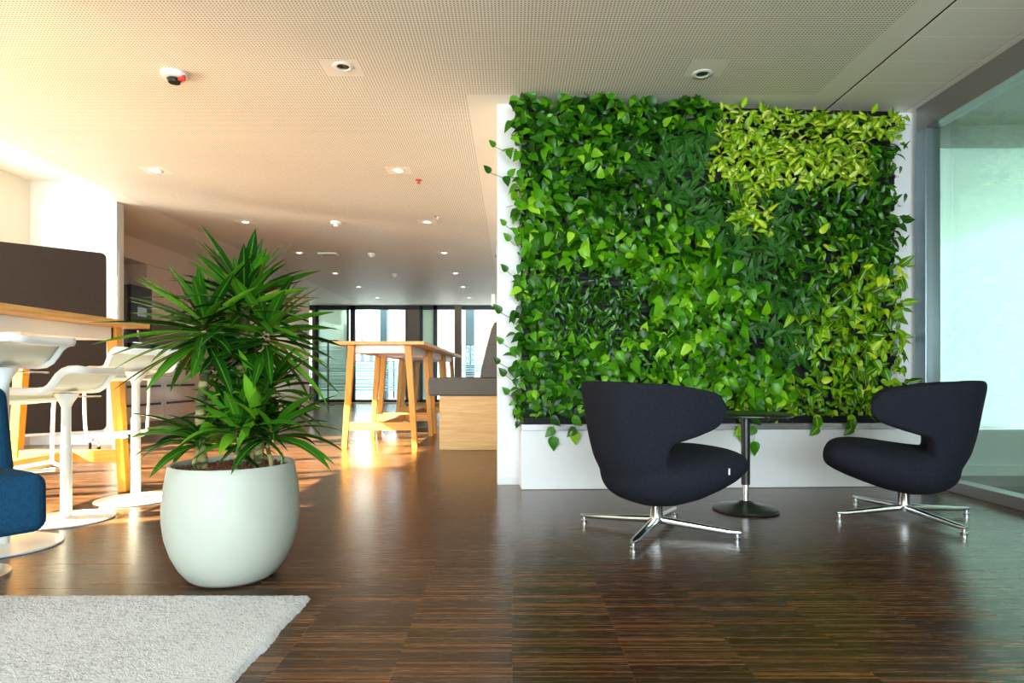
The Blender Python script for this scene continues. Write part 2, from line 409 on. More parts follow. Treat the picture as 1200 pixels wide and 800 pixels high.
# bay on the left with the windows
wl = MB()
wl.box(-5.42, -5.12, 6.22, 6.62, 0, CEIL+.22)
wl.box(-5.42, -5.12, -3.0, 1.45, 0, CEIL+.22)
wl.box(-5.42, -5.12, 1.45, 6.22, 2.46, CEIL+.22)
struct(wl.build('wall_left', M['tan']))
wb = MB(); wb.box(-5.42, -4.20, 6.62, 6.74, 0, CEIL+.22)
struct(wb.build('wall_bay', M['wall']), 'white wall closing the window bay')
ge = struct(box_o('trim_1', M['glass'], -4.20, -4.16, 6.60, 6.74, 0, CEIL))
fr = MB()
for y in (1.45, 2.62, 3.80, 4.98, 6.15):
    fr.box(-5.30, -5.20, y, y+.07, 0, 2.46)
for z in (0, .78, 2.40): fr.box(-5.29, -5.21, 1.45, 6.22, z, z+.06)
w1 = struct(fr.build('window_1', M['whitemetal']))
box_o('pane', M['glass'], -5.255, -5.247, 1.5, 6.2, .05, 2.42, w1)

# kitchen recess behind the bay wall
struct(box_o('wall_kitchen', M['brownwall'], -5.6, -5.42, 6.74, 16.5, 0, CEIL))
struct(box_o('trim_2', M['kitchen'], -5.42, -5.05, 6.76, 10.6, 2.28, CEIL-.002), 'cream soffit over the kitchen cabinets')

# right: glass partition wall
wr = MB()
wr.box(XR-.01, XR+.10, -3.0, 4.30, 0, .07)
wr.box(XR-.01, XR+.10, -3.0, 4.30, CEIL-.17, CEIL)
fr_o = wr.build('window_2', M['greymetal'], bevel=.004)
struct(fr_o, 'grey framed glass partition')
box_o('post', M['steelblue'], XR-.012, XR+.09, 4.20, 4.31, .07, CEIL-.17, fr_o, .004)
box_o('post', M['steelblue'], XR-.012, XR+.09, .2, .28, .07, CEIL-.17, fr_o, .004)
box_o('pane', M['glassgreen'], XR+.035, XR+.047, -2.9, 4.21, .06, CEIL-.16, fr_o)
# the room behind the partition
pw = MB(); pw.box(2.92, 7.0, 4.62, 4.72, 0, .34); pw.box(2.92, 7.0, 4.62, 4.72, 2.42, CEIL+.3); pw.box(2.92, 3.05, 4.62, 4.72, .34, 2.42)
pw.box(2.92, 7.0, 4.60, 4.625, 0, .075)
struct(pw.build('wall_next_room', M['wall_gloss']), 'white parapet wall behind the glass')
wn_ = MB()
for x in (3.05, 4.35, 5.65): wn_.box(x, x+.05, 4.63, 4.70, .34, 2.42)
wn_o = struct(wn_.build('window_3', M['whitemetal']))
box_o('pane', M['glass'], 3.05, 7.0, 4.66, 4.668, .34, 2.42, wn_o)
bl = box_o('roller_blind', M['blind'], 3.07, 6.95, 4.60, 4.603, .345, 2.418)
tag(bl, 'sheer pale green roller blind drawn behind the glass partition', 'blind')
struct(box_o('wall_right', M['wall'], 7.0, 7.15, -3.1, 4.8, 0, CEIL+.3))
struct(MB().box(2.9, 7.0, -3.0, 4.62, CEIL+.02, CEIL+.1).build('ceiling_next_room', M['wall']))

# back of the room behind the viewer: wall with tall windows
bw = MB()
bw.box(-5.42, -4.0, -3.15, -3.0, 0, CEIL+.3); bw.box(-.8, -.5, -3.15, -3.0, 0, CEIL+.3); bw.box(2.78, 7.0, -3.15, -3.0, 0, CEIL+.3)
bw.box(-4.0, 2.78, -3.15, -3.0, 2.50, CEIL+.3)
struct(bw.build('wall_back', M['wall']))
f4 = MB()
for x0, x1 in ((-4.0, -.8), (-.5, 2.78)):
    for x in (x0, (x0+x1)/2-.03, x1-.06): f4.box(x, x+.06, -3.12, -3.05, 0, 2.5)
    f4.box(x0, x1, -3.12, -3.05, 0, .06); f4.box(x0, x1, -3.12, -3.05, 2.44, 2.5)
w4 = struct(f4.build('window_4', M['darkmetal']))
box_o('pane', M['glass'], -4.0, -.8, -3.09, -3.082, 0, 2.5, w4)
box_o('pane', M['glass'], -.5, 2.78, -3.09, -3.082, 0, 2.5, w4)

# the core block that carries the living wall
O = Vector((-.10, 4.22, 0)); ANG = math.atan(.05)
CM = Matrix.Translation(O) @ Matrix.Rotation(ANG, 4, 'Z')     # local: x along wall, -y towards viewer
core = MB(); core.box(0, 2.97, 0, .12, 0, CEIL, CM)
core.box(0.02, .12, .11, 12.2, 0, CEIL, Matrix.Translation(O))
struct(core.build('wall_front', M['wall_gloss'], bevel=.002), 'white wall behind the living wall')
# thin frame of the panel on the pilaster
tr = MB(); tr.box(.0, .15, -.012, 0, 0.05, CEIL-.03, CM)
struct(tr.build('trim_3', M['wall_gloss'], bevel=.002))
sw = MB(); sw.box(-.012, 0, .03, .11, 1.56, 1.66, CM)
tag(sw.build('wall_switch', M['greymetal'], bevel=.003), 'small grey switch on the side edge of the white pillar', 'switch')
sg = MB(); sg.box(-.03, 0, .6, .68, 1.28, 1.37, CM)
tag(sg.build('wall_sensor', M['whitemetal'], bevel=.004), 'small white box below the switch on the pillar edge', 'sensor')

# ------------------------------------------------------------ far facade
FY = 16.5
def fx(x): return (x-600)/FPX*FY
def fz(y): return HC+(439-y)/FPX*FY
ff = MB()
ff.box(fx(340), 1.0, FY-.05, FY+.08, fz(363), CEIL)
ff.box(fx(372), 1.0, FY-.05, FY+.08, 0, fz(468))
for a, b in ((370, 373.5), (407, 409), (411, 416.5), (492, 495.5), (508, 512.5), (475.5, 477)):
    ff.box(fx(a), fx(b), FY-.05, FY+.06, 0, CEIL)
f5 = struct(ff.build('window_5', M['darkmetal']))
for a, b, m in ((373.5, 407, 'frost'), (416.5, 475.5, 'glass'), (495.5, 508, 'frost'), (512.5, 533, 'glass'), (541, 610, 'glass')):
    box_o('pane', M[m], fx(a), fx(b), FY, FY+.01, 0.05, 2.5, f5)
fl = MB()
z = .32
random.seed(5)
while z < 1.5:
    h = random.choice((.02, .03, .045)); fl.box(fx(373.5), fx(407), FY-.012, FY-.008, z, z+h); fl.box(fx(416.5), fx(475.5), FY-.012, FY-.008, z, z+h)
    fl.box(fx(541), fx(590), FY-.012, FY-.008, z, z+h); z += h+random.choice((.02, .035))
fl.build('window_film', M['film'], f5)
cf = MB(); cf.box(fx(477), fx(492), FY-.03, FY+.1, 0, CEIL); cf.box(fx(533), fx(541), FY-.10, FY+.1, 0, CEIL)
cf.box(fx(340), fx(349), FY-.05, FY+.1, 0, CEIL); cf.box(fx(366), fx(370), FY-.05, FY+.1, 0, CEIL); cf.box(fx(349), fx(366), FY-.05, FY+.1, 2.45, CEIL); cf.box(fx(349), fx(366), FY-.05, FY+.1, 0, .45)
struct(cf.build('wall_far', M['brownwall']))
w6 = struct(MB().box(fx(349), fx(366), FY, FY+.01, .45, 2.45).build('window_6', M['glass']))
struct(box_o('baseboard_far', M['oakbox'], fx(370), .0, FY-.30, FY-.06, 0, .02))
# balcony outside
struct(box_o('wall_sun_block', M['facade'], -9.9, -9.5, 13.5, 20.5, 0, 8))  # unseen wall added to keep the sun off the outside columns
struct(box_o('ground', M['facade'], -30, 2.2, 17.0, 19.6, -.12, -.01))
bc = MB(); 
for a, b in ((445, 453), (545.5, 555.5)):
    d = 18.6; bc.box((a-600)/FPX*d, (b-600)/FPX*d, d, d+.3, 0, 4)
o = bc; 
for k, (a, b) in enumerate(((445, 453), (545.5, 555.5))):
    d = 18.6
    t = box_o('facade_column', M['facadecol'], (a-600)/FPX*d, (b-600)/FPX*d, d, d+.3, -.01, 4.5)
    tag(t, ('blue grey column outside the middle far window', 'blue grey column outside the right far window')[k], 'column', 'columns outside the far windows')
rl = empty('balcony_railing', (0, 19.4, -.01)); tag(rl, 'glass balcony railing with dark handrail outside the far windows', 'railing')
MB().tube([(-9, 0, 1.18), (2, 0, 1.18)], .025, 8).build('handrail', M['darkmetal'], rl)
box_o('glass_infill', M['film'], -9, 2, -.01, .01, .05, 1.15, rl)
for i in range(7): MB().box(-8.5+i*1.6, -8.46+i*1.6, -.02, .02, 0, 1.18).build('post', M['darkmetal'], rl)
# buildings outside
def building(x0, x1, y0, y1, z0, z1, cols, rows, label, roof=None):
    t = empty('building', ((x0+x1)/2, (y0+y1)/2, z0)); tag(t, label, 'building')
    w = (x1-x0); h = z1-z0; dpt = y1-y0
    box_o('facade', M['facade'], -w/2, w/2, -dpt/2, dpt/2, 0, h, t)
    for i in range(cols):
        for j in range(rows):
            cx = -w/2+(i+.5)*w/cols; cz = (j+.5)*h/rows
            o = box_o('window', M['facadecol'], cx-w/cols*.22, cx+w/cols*.22, -dpt/2-.05, -dpt/2+.05, cz-h/rows*.3, cz+h/rows*.3, t)
    if roof:
        MB().add([(-w/2, -dpt/2, h), (w/2, -dpt/2, h), (w/2, dpt/2, h), (-w/2, dpt/2, h), (0, 0, h+roof)], [(0,1,4),(1,2,4),(2,3,4),(3,0,4)]).build('roof', M['slate'], t)
def atd(x, d): return (x-600)/FPX*d
building(atd(400, 45), atd(440, 45), 45, 55, -8, 14, 4, 5, 'white building seen through the middle far window')
building(atd(340, 40), atd(366, 40), 40, 50, -8, 4.4, 3, 4, 'pale building seen through the leftmost far window')
building(atd(514, 60), atd(528, 60), 60, 64, -8, 2.6, 2, 4, 'small distant tower with blue pointed roof', roof=3.2)
building(atd(480, 70), atd(620, 70), 70, 76, -8, 1.2, 9, 3, 'low pale building on the skyline behind the balcony')

# ------------------------------------------------------------ kitchen
KX = -4.80
for i, (y0, y1) in enumerate(((6.80, 7.70), (7.70, 8.60), (8.60, 9.50), (9.50, 10.38))):
    t = empty('base_cabinet', (KX, (y0+y1)/2, 0)); h = (y1-y0)/2
    tag(t, ('cream gloss kitchen base cabinet next to the white bay wall', 'cream kitchen drawer cabinet left of the palm trunk', 'cream kitchen base cabinet behind the palm trunks', 'cream kitchen base cabinet beside the tall cupboard')[i], 'cabinet', 'kitchen base cabinets')
    box_o('body', M['kitchen'], -.55, -.02, -h+.001, h-.001, .12, .87, t)
    box_o('plinth', M['brownwall'], -.50, -.06, -h+.001, h-.001, 0, .12, t)
    for z0, z1 in ((.125, .385), (.395, .625), (.635, .865)):
        dr = box_o('drawer', M['kitchen'], -.02, 0, -h+.004, h-.004, z0, z1, t, .002)
        hd = box_o('handle', M['blackplastic'], 0, .012, -h+.06, h-.10, z1-.045, z1-.015, dr)
wt = box_o('worktop', M['worktop'], -5.42, KX+.02, 6.78, 10.385, .87, .905, None, .003)
tag(wt, 'dark kitchen worktop running over the cream base cabinets', 'worktop')
for i, (y0, y1) in enumerate(((6.80, 8.08), (8.62, 9.50), (9.50, 10.38))):
    t = empty('wall_cabinet', (-5.05, (y0+y1)/2, 1.52)); h = (y1-y0)/2
    tag(t, ('cream wall cabinet above the coffee machine', 'cream wall cabinet behind the upper palm leaves', 'cream wall cabinet beside the tall cupboard')[i], 'cabinet', 'kitchen wall cabinets')
    box_o('body', M['kitchen'], -.36, -.02, -h+.001, h-.001, 0, .757, t)
    for s in (-1, 0):
        box_o('door', M['kitchen'], -.02, 0, s*h+.003, (s+1)*h-.003, .002, .755, t, .002)
t = empty('tall_cupboard', (-4.0, 9.0+1.0, 0)); tag(t, 'tall cream kitchen cupboard block behind the palm', 'cupboard')
box_o('body', M['kitchen'], -.50, .02, .42, 2.2, .10, 2.30, t, .003)
box_o('plinth', M['brownwall'], -.48, .0, .44, 2.18, 0, .10, t)
box_o('door', M['kitchen'], .022, .042, .45, 1.30, .12, 2.28, t, .002)
box_o('door', M['kitchen'], .022, .042, 1.31, 2.17, .12, 2.28, t, .002)
# coffee machine
t = empty('coffee_machine', (-5.14, 8.35, .905)); tag(t, 'tall black coffee machine on the kitchen worktop by the bay wall', 'coffee machine')
cm = MB().box(-.24, .18, -.24, .24, 0, .26).box(-.24, .0, -.24, .24, .26, .50).box(-.24, .18, -.24, .24, .44, 1.02)
cm.build('body', M['blackplastic'], t, .012)
MB().tube([(.12, 0, .44), (.12, 0, .35)], .02, 12).build('spout', M['chrome'], t)
box_o('drip_tray', M['chrome'], .02, .17, -.18, .18, .26, .272, t)
box_o('display', M['steelblue'], .18, .184, -.10, .10, .62, .74, t)
MB().lathe([(.001, 0), (.07, 0), (.09, .12), (.09, .14), (.001, .14)], 20, (-.08, -.05, 1.02)).build('bean_hopper', M['glass'], t)
t = MB().box(-.12, .12, -.2, .2, 0, .26).build('storage_box', M['teal'], None, .012, loc=(-5.05, 8.86, .905)); tag(t, 'teal box standing on the kitchen worktop', 'box')
t = MB().box(-.1, .1, -.12, .12, 0, .2).build('storage_box', M['paper'], None, .01, loc=(-5.08, 9.22, .905)); tag(t, 'small white box on the worktop behind the palm leaves', 'box')
BOT = [(9.38, 'yellow', 'yellow bottle at the near end of the worktop row'), (9.52, 'bottleblue', 'blue bottle between yellow bottles on the worktop'), (9.66, 'yellow', 'yellow bottle in the middle of the worktop row'), (9.80, 'bottleblue', 'blue bottle at the far end of the worktop row'), (10.1, 'yellow', 'yellow bottle beside the tall cupboard')]
for y, m, lb in BOT:
    t = empty('bottle', (-4.93, y, .905)); tag(t, lb, 'bottle', 'bottles on the kitchen worktop')
    MB().lathe([(.001, 0), (.04, 0), (.043, .02), (.043, .16), (.03, .20), (.014, .23), (.014, .26), (.001, .26)], 16).build('body', M[m], t)
    MB().lathe([(.001, .26), (.017, .26), (.017, .285), (.001, .285)], 12).build('cap', M['blackplastic'], t)

# wire rack by the leftmost far window
d = 14.5; t = empty('wire_rack', ((357-600)/FPX*d, d, 0)); tag(t, 'tall thin wire shelving rack before the leftmost far window', 'rack')
for sx in (-.18, .18):
    for sy in (-.15, .15):
        MB().tube([(sx, sy, 0), (sx, sy, 1.95)], .010, 6).build('post', M['darkmetal'], t)
for z in (.25, .75, 1.25, 1.6, 1.9):
    s_ = MB()
    for sy in (-.15, -.05, .05, .15): s_.tube([(-.18, sy, z), (.18, sy, z)], .007, 6)
    for sx in (-.18, .18): s_.tube([(sx, -.15, z), (sx, .15, z)], .007, 6)
    s_.build('shelf', M['darkmetal'], t)
# slim floor lamp by the frosted glass
d = 15.3; t = empty('floor_lamp', ((384.5-600)/FPX*d, d, 0)); tag(t, 'slim black floor lamp standing before the frosted far pane', 'lamp')
MB().lathe([(.001, 0), (.15, 0), (.15, .015), (.001, .02)], 24).build('base', M['black'], t)
MB().tube([(0, 0, .015), (0, 0, 1.55)], .022, 10).build('pole', M['black'], t)
MB().box(-.17, .25, -.05, .05, 1.54, 1.60).build('lamp_head', M['black'], t, .008)

# ------------------------------------------------------------ ceiling fittings
def lerp(a, b, t): return a+(b-a)*t
LAMPS = [(-1.006, 3.71, 'recessed ceiling spotlight nearest the viewer, left of the living wall'), (1.16, 3.80, 'recessed ceiling light directly above the living wall'),
 (-3.2, 5.60, 'recessed ceiling light above the left bar table, nearest of the left row'), (-1.02, 5.60, 'recessed ceiling light nearest the white pillar, second of the right row'),
 (-3.2, 7.48, 'second nearest recessed ceiling light of the left row'), (-1.02, 7.48, 'third nearest recessed ceiling light of the right row'),
 (-3.2, 9.37, 'third nearest recessed ceiling light of the left row'), (-1.02, 9.37, 'fourth nearest recessed ceiling light of the right row'),
 (-3.2, 11.26, 'fourth nearest recessed ceiling light of the left row'), (-1.02, 11.26, 'fifth nearest recessed ceiling light of the right row'),
 (-3.2, 13.0, 'second farthest recessed ceiling light of the left row'), (-1.02, 13.0, 'second farthest recessed ceiling light of the right row'),
 (-3.2, 14.8, 'farthest recessed ceiling light of the left row'), (-1.02, 14.8, 'farthest recessed ceiling light of the right row')]
ring = MB().lathe([(.038, 0), (.060, 0), (.062, -.003), (.058, -.006), (.040, -.006), (.036, -.002), (.038, 0)], 28)
lamp0 = None
for i, (x, y, lb) in enumerate(LAMPS):
    if lamp0 is None:
        t = empty('downlight', (x, y, CEIL))
        ring.build('ring', M['whitemetal'], t)
        LIT = MB().lathe([(.038, -.001), (.034, -.0025), (.001, -.0025)], 24).build('diffuser', M['lamp'], t).data
        lamp0 = t
    else:
        t = copy_tree(lamp0); t.location = (x, y, CEIL)
        for ch in t.children:
            if ch.name.startswith('diffuser'): ch.data = LIT
    if i < 2:          # the two nearest lamps are switched off
        for ch in t.children:
            if ch.name.startswith('diffuser'): off_data = ch.data.copy(); off_data.materials.clear(); off_data.materials.append(M['lampoff']); ch.data = off_data
    tag(t, lb, 'ceiling light', 'recessed ceiling lights')
def detector(x, y, r, lb, red=False):
    t = empty('smoke_detector', (x, y, CEIL)); tag(t, lb, 'smoke detector')
    MB().lathe([(.001, 0), (r, 0), (r, -.012), (r*.86, -.03), (r*.6, -.034)][::-1][:0] or [(r, 0), (r, -.014), (r*.85, -.03), (.001, -.034)], 28).build('body', M['whitemetal'], t)
    g = MB()
    for k in range(5): g.lathe([(r*.55-k*.006, -.034-k*.005), (r*.57-k*.006, -.036-k*.005), (r*.55-k*.006, -.037-k*.005)], 24)
    g.lathe([(r*.5, -.03), (r*.44, -.056), (.001, -.058)], 24)
    g.build('grille', M['blackplastic'] if red else M['whitemetal'], t)
    if red: MB().box(-.02, .02, -.008, .008, -.05, -.02).build('red_marker', M['redlight'], t, loc=(r*.75, -.02, 0))
detector(-2.06, 3.80, .075, 'large white smoke detector with red marker on the near ceiling', True)
detector(-2.11, 7.48, .065, 'white smoke detector in the middle of the ceiling')
detector(-2.13, 9.43, .06, 'white smoke detector right of the rectangular ceiling vent')
detector(-2.14, 11.35, .06, 'small white smoke detector deep in the far ceiling')
t = empty('ceiling_vent', (-2.78, 9.43, CEIL)); tag(t, 'small rectangular white vent in the dark part of the ceiling', 'vent')
MB().box(-.14, .14, -.09, .09, -.02, 0).build('frame', M['whitemetal'], t, .003)
MB().box(-.10, .10, -.06, .06, -.024, -.02).build('grille', M['greymetal'], t)
for x, y, lb in ((-.88, 5.87, 'tiny red sprinkler head near the white pillar'), (-.87, 7.2, 'tiny sprinkler head beside the third light of the right row')):
    t = empty('sprinkler', (x, y, CEIL)); tag(t, lb, 'sprinkler', 'ceiling sprinklers')
    MB().lathe([(.001, .004), (.03, .004), (.03, -.005), (.008, -.008), (.008, -.03), (.02, -.032), (.001, -.034)], 14).build('head', M['redlight'] if y < 6 else M['chrome'], t)

# ------------------------------------------------------------ living wall
random.seed(11)
LW = empty('living_wall', CM @ Vector((1.45, 0, 0)), ANG)
tag(LW, 'large living wall of dense green climbing plants over a white plinth', 'living wall')
# local x from -1.30 .. +1.27 , y negative towards the viewer
X0, X1 = -1.30, 1.28
box_o('backing_panel', M['rail'], X0+.01, X1-.02, -.06, -.003, .43, CEIL-.02, LW)
pb = box_o('plinth', M['wall_gloss'], X0, X1+.10, -.20, -.003, 0.002, .405, LW, .002)
pb['label'] = 'white lacquered plinth'
lg = MB(); lg.box(X0, X1+.10, -.215, -.003, .405, .425); lg.box(X0, X1+.1, -.215, -.20, .385, .41)
lg.build('drip_ledge', M['greymetal'], LW, .002)
box_o('gutter', M['rail'], X0+.02, X1, -.17, -.06, .425, .47, LW, .004)
ROWS = 12; PITCH = .177; Z0 = .485
for k in range(ROWS):
    z = Z0+k*PITCH
    r_ = MB(); r_.box(X0+.01, X1-.02, -.105, -.06, z-.035, z+.02); r_.box(X0+.01, X1-.02, -.115, -.100, z+.005, z+.03)
    r_.build('planting_rail', M['rail'], LW, .004)

def leaf(mb, base, direction, normal, length, width, shape='heart', curl=.25, fold=.2):
    d = direction.normalized(); n = (normal - d*normal.dot(d))
    if n.length < 1e-3: n = d.orthogonal()
    n.normalize(); s_ = d.cross(n)
    if shape == 'heart': W = [(0, .30), (.10, .82), (.25, 1.0), (.45, .92), (.65, .66), (.84, .30), (1, .0)]
    elif shape == 'lance': W = [(0, .15), (.15, .65), (.35, 1.0), (.6, .85), (.82, .42), (1, 0)]
    else: W = [(0, .5), (.2, .85), (.45, 1.0), (.7, .8), (.88, .4), (1, 0)]
    rows = []
    for t, w in W:
        c = base + d*(t*length) - n*(curl*length*t*t)
        hw = w*width/2
        rows.append((c - s_*hw + n*fold*hw, c, c + s_*hw + n*fold*hw))
    # transpose into grid of u (3) x v
    P = [[r[i] for r in rows] for i in range(3)]
    nu, nv = 3, len(rows); vs = [p for row in P for p in row]; fs = []
    for i in range(2):
        for j in range(nv-1): fs.append((i*nv+j, (i+1)*nv+j, (i+1)*nv+j+1, i*nv+j+1))
    uvs = [(i/2, W[j][0]) for i in range(3) for j in range(nv)]
    mb.add(vs, fs, True, uvs)
def rv(s): return Vector((random.gauss(0, s), random.gauss(0, s), random.gauss(0, s)))
def plant_mesh(kind):
    mb = MB()
    par = dict(pothos=(58, .080, .056, 'heart', .13), bright=(56, .082, .058, 'heart', .135), lime=(72, .078, .042, 'lance', .10),
               yellow=(50, .076, .042, 'heart', .12), stripe=(46, .105, .034, 'lance', .12), dark=(60, .080, .032, 'lance', .12), fine=(70, .068, .022, 'lance', .12))[kind]
    n, ln, wd, sh, depth = par
    for i in range(n):
        px_ = random.uniform(-.125, .125); pz = random.uniform(-.125, .085)
        out = -random.uniform(.06, .06+depth) - (.03 if kind in ('bright', 'pothos') and random.random() < .3 else 0)
        base = Vector((px_, out, pz))
        if kind == 'stripe':
            a = random.uniform(-PI, PI); dr = Vector((math.cos(a), -.55, math.sin(a)*.9-.15)); nm = Vector((0, -1, .45))+rv(.25)
            base = Vector((px_*.7, -.08-random.uniform(0, .05), pz*.6))
        elif kind in ('lime', 'fine'):
            a = random.uniform(-PI, PI); dr = Vector((math.cos(a)*.8, -.5, math.sin(a)+.05)); nm = Vector((0, -1, .5))+rv(.5)
        elif kind == 'dark':
            dr = Vector((random.gauss(0, .7), -.45, -.55+random.gauss(0, .6))); nm = Vector((0, -1, .5))+rv(.5)
        else:
            dr = Vector((random.gauss(0, .8), -.40, -.5+random.gauss(0, .6))); nm = Vector((0, -1, .6))+rv(.5)
        k = random.uniform(.65, 1.2)
        leaf(mb, base, dr, nm, ln*k, wd*k, sh, random.uniform(.05, .6), random.uniform(.1, .6))
    return mb
KMAT = dict(pothos='leaf_pothos', bright='leaf_bright', lime='leaf_lime', yellow='leaf_yellow', stripe='leaf_stripe', dark='leaf_dark', fine='leaf_dark')
KNAME = dict(pothos='pothos', bright='pothos', lime='variegated_syngonium', yellow='variegated_pothos', stripe='striped_aglaonema', dark='dark_philodendron', fine='fine_leaved_plant')
KLAB = dict(bright='bright green heart-leaved plant', lime='lime yellow variegated plant', yellow='yellow edged heart-leaved plant', stripe='dark plant with silver striped leaves', dark='dark green narrow-leaved plant', fine='small-leaved dark green plant', pothos='green heart-leaved plant')
VAR = {}
for kk in KMAT:
    VAR[kk] = []
    for j in range(4):
        o = plant_mesh(kk).build(KNAME[kk], M[KMAT[kk]], autosmooth=False)
        VAR[kk].append(o.data); bpy.data.objects.remove(o)
def zone(s, v):
    """s,v in 0..1 from the left/top of the planted field"""
    r = random.random(); s += random.gauss(0, .03); v = max(0, v+random.gauss(0, .035))
    if v < .09: return 'lime' if s > .50 else 'pothos'
    if v < .19:
        if s > .47: return 'lime'
        return 'pothos' if s < .25 or r < .4 else 'stripe'
    if v < .27:
        if .52 < s < .74: return 'lime'
        if s >= .74: return 'dark'
        return 'stripe' if s > .30 else 'pothos'
    if v < .40:
        if .60 < s < .76: return 'lime' if v < .33 else 'stripe'
        if s >= .76: return 'dark'
        if s > .36: return 'stripe' if r < .7 else 'dark'
        return 'bright' if r < .35 else 'pothos'
    if v < .58:
        if s > .86: return 'dark' if v < .48 else 'yellow'
        if s > .70: return 'dark'
        if s > .50: return 'stripe'
        if .30 < s: return 'bright' if r < .5 else 'fine'
        return 'fine' if s > .12 and v > .48 else 'bright'
    if v < .78:
        if s > .78: return 'yellow'
        if s > .60: return 'stripe' if r < .6 else 'bright'
        if s > .36: return 'bright'
        return 'fine' if s > .14 else 'pothos'
    if s > .72: return 'yellow'
    if s > .55: return 'yellow' if r < .25 else 'bright'
    return 'pothos' if s < .2 else 'bright'
NC = 14
for k in range(ROWS):
    z = Z0+k*PITCH
    v = 1-(k+.5)/ROWS
    for c in range(NC):
        s = (c+.5)/NC
        kk = zone(s, v)
        bare = (k == 10 and s > .62) or (k == 9 and .62 < s < .80 and 0)
        o = bpy.data.objects.new(KNAME[kk], random.choice(VAR[kk])); COL.objects.link(o); o.parent = LW
        x = lerp(X0+.09, X1-.11, c/(NC-1))+random.uniform(-.03, .03)
        zz = z+.055+random.uniform(-.02, .02)
        if k == ROWS-1: zz += (.0 if s < .5 else -.04)
        if k == 10 and s > .6: zz -= .045
        o.location = (x, random.uniform(-.01, .0), zz)
        sc = random.uniform(.92, 1.12)
        if k == 0: sc *= .9; zz += .03
        flat = .66 if (k >= 10 and s > .62) else (.88 if kk == 'lime' else 1)
        o.scale = (sc*random.choice((-1, 1)), sc*.95, sc*flat)
        o.rotation_euler = (0, random.uniform(-.25, .25)*(0 if flat < 1 else 1), 0)
        o['label'] = KLAB[kk]
# trailing vines at the left edge and below
def vine(pts, leaves, mat='leaf_bright', size=.07):
    mb = MB(); mb.tube(pts, .0022, 6); o = mb.build('trailing_vine', M['vine'], LW)
    lf = MB()
    for (p, dr, k) in leaves:
        leaf(lf, Vector(p), Vector(dr), Vector((0, -1, .3)), size*k, size*.72*k, 'heart', .2, .25)
    q = lf.build('leaf_cluster', M[mat], o, autosmooth=False)
yv = -.16
for zc, reach, n in ((2.23, .17, 2), (2.06, .20, 3), (1.72, .10, 2), (1.62, .07, 1), (1.42, .09, 2), (1.15, .13, 2), (.95, .12, 2), (.82, .14, 3), (.74, .10, 2), (.62, .08, 1)):
    e = Vector((X0-reach, yv, zc)); pts = [Vector((X0+.06, -.10, zc+.03)), Vector((X0, yv+.02, zc-.02)), Vector((X0-reach*.6, yv, zc-.03)), e]
    vine(pts, [(pts[-1]+Vector((-.0, 0, 0)), (-.5, -.2, .6-k*.7), .8+.3*random.random()) if k == 0 else (pts[2]+Vector((.02*k, 0, .01)), (-.3+.5*k, -.3, (-1)**k*.8), .8+.4*random.random()) for k in range(n)])
for xc, zb in ((-1.12, .30), (-.98, .34), (-.62, .40), (-.30, .36), (.12, .34), (.20, .26), (.62, .42), (.85, .40)):
    pts = [Vector((xc, -.14, .55)), Vector((xc+.01, -.22, .47)), Vector((xc+.03, -.235, .40)), Vector((xc+.02, -.235, zb+.05))]
    vine(pts, [(pts[-1], (.1, -.1, -1), 1.15), (pts[2], (-.7, -.2, -.6), .95), (pts[1], (.6, -.2, -.5), 1.0)], 'leaf_bright' if xc < .5 else 'leaf_yellow', .085)
vine([Vector((X1-.1, -.12, 1.78)), Vector((X1-.0, -.18, 1.80)), Vector((X1+.05, -.19, 1.79))], [(Vector((X1-.02, -.18, 1.78)), (.9, -.2, .1), 1.1), (Vector((X1-.04, -.18, 1.75)), (.7, -.2, -.6), .9)], 'leaf_dark', .08)

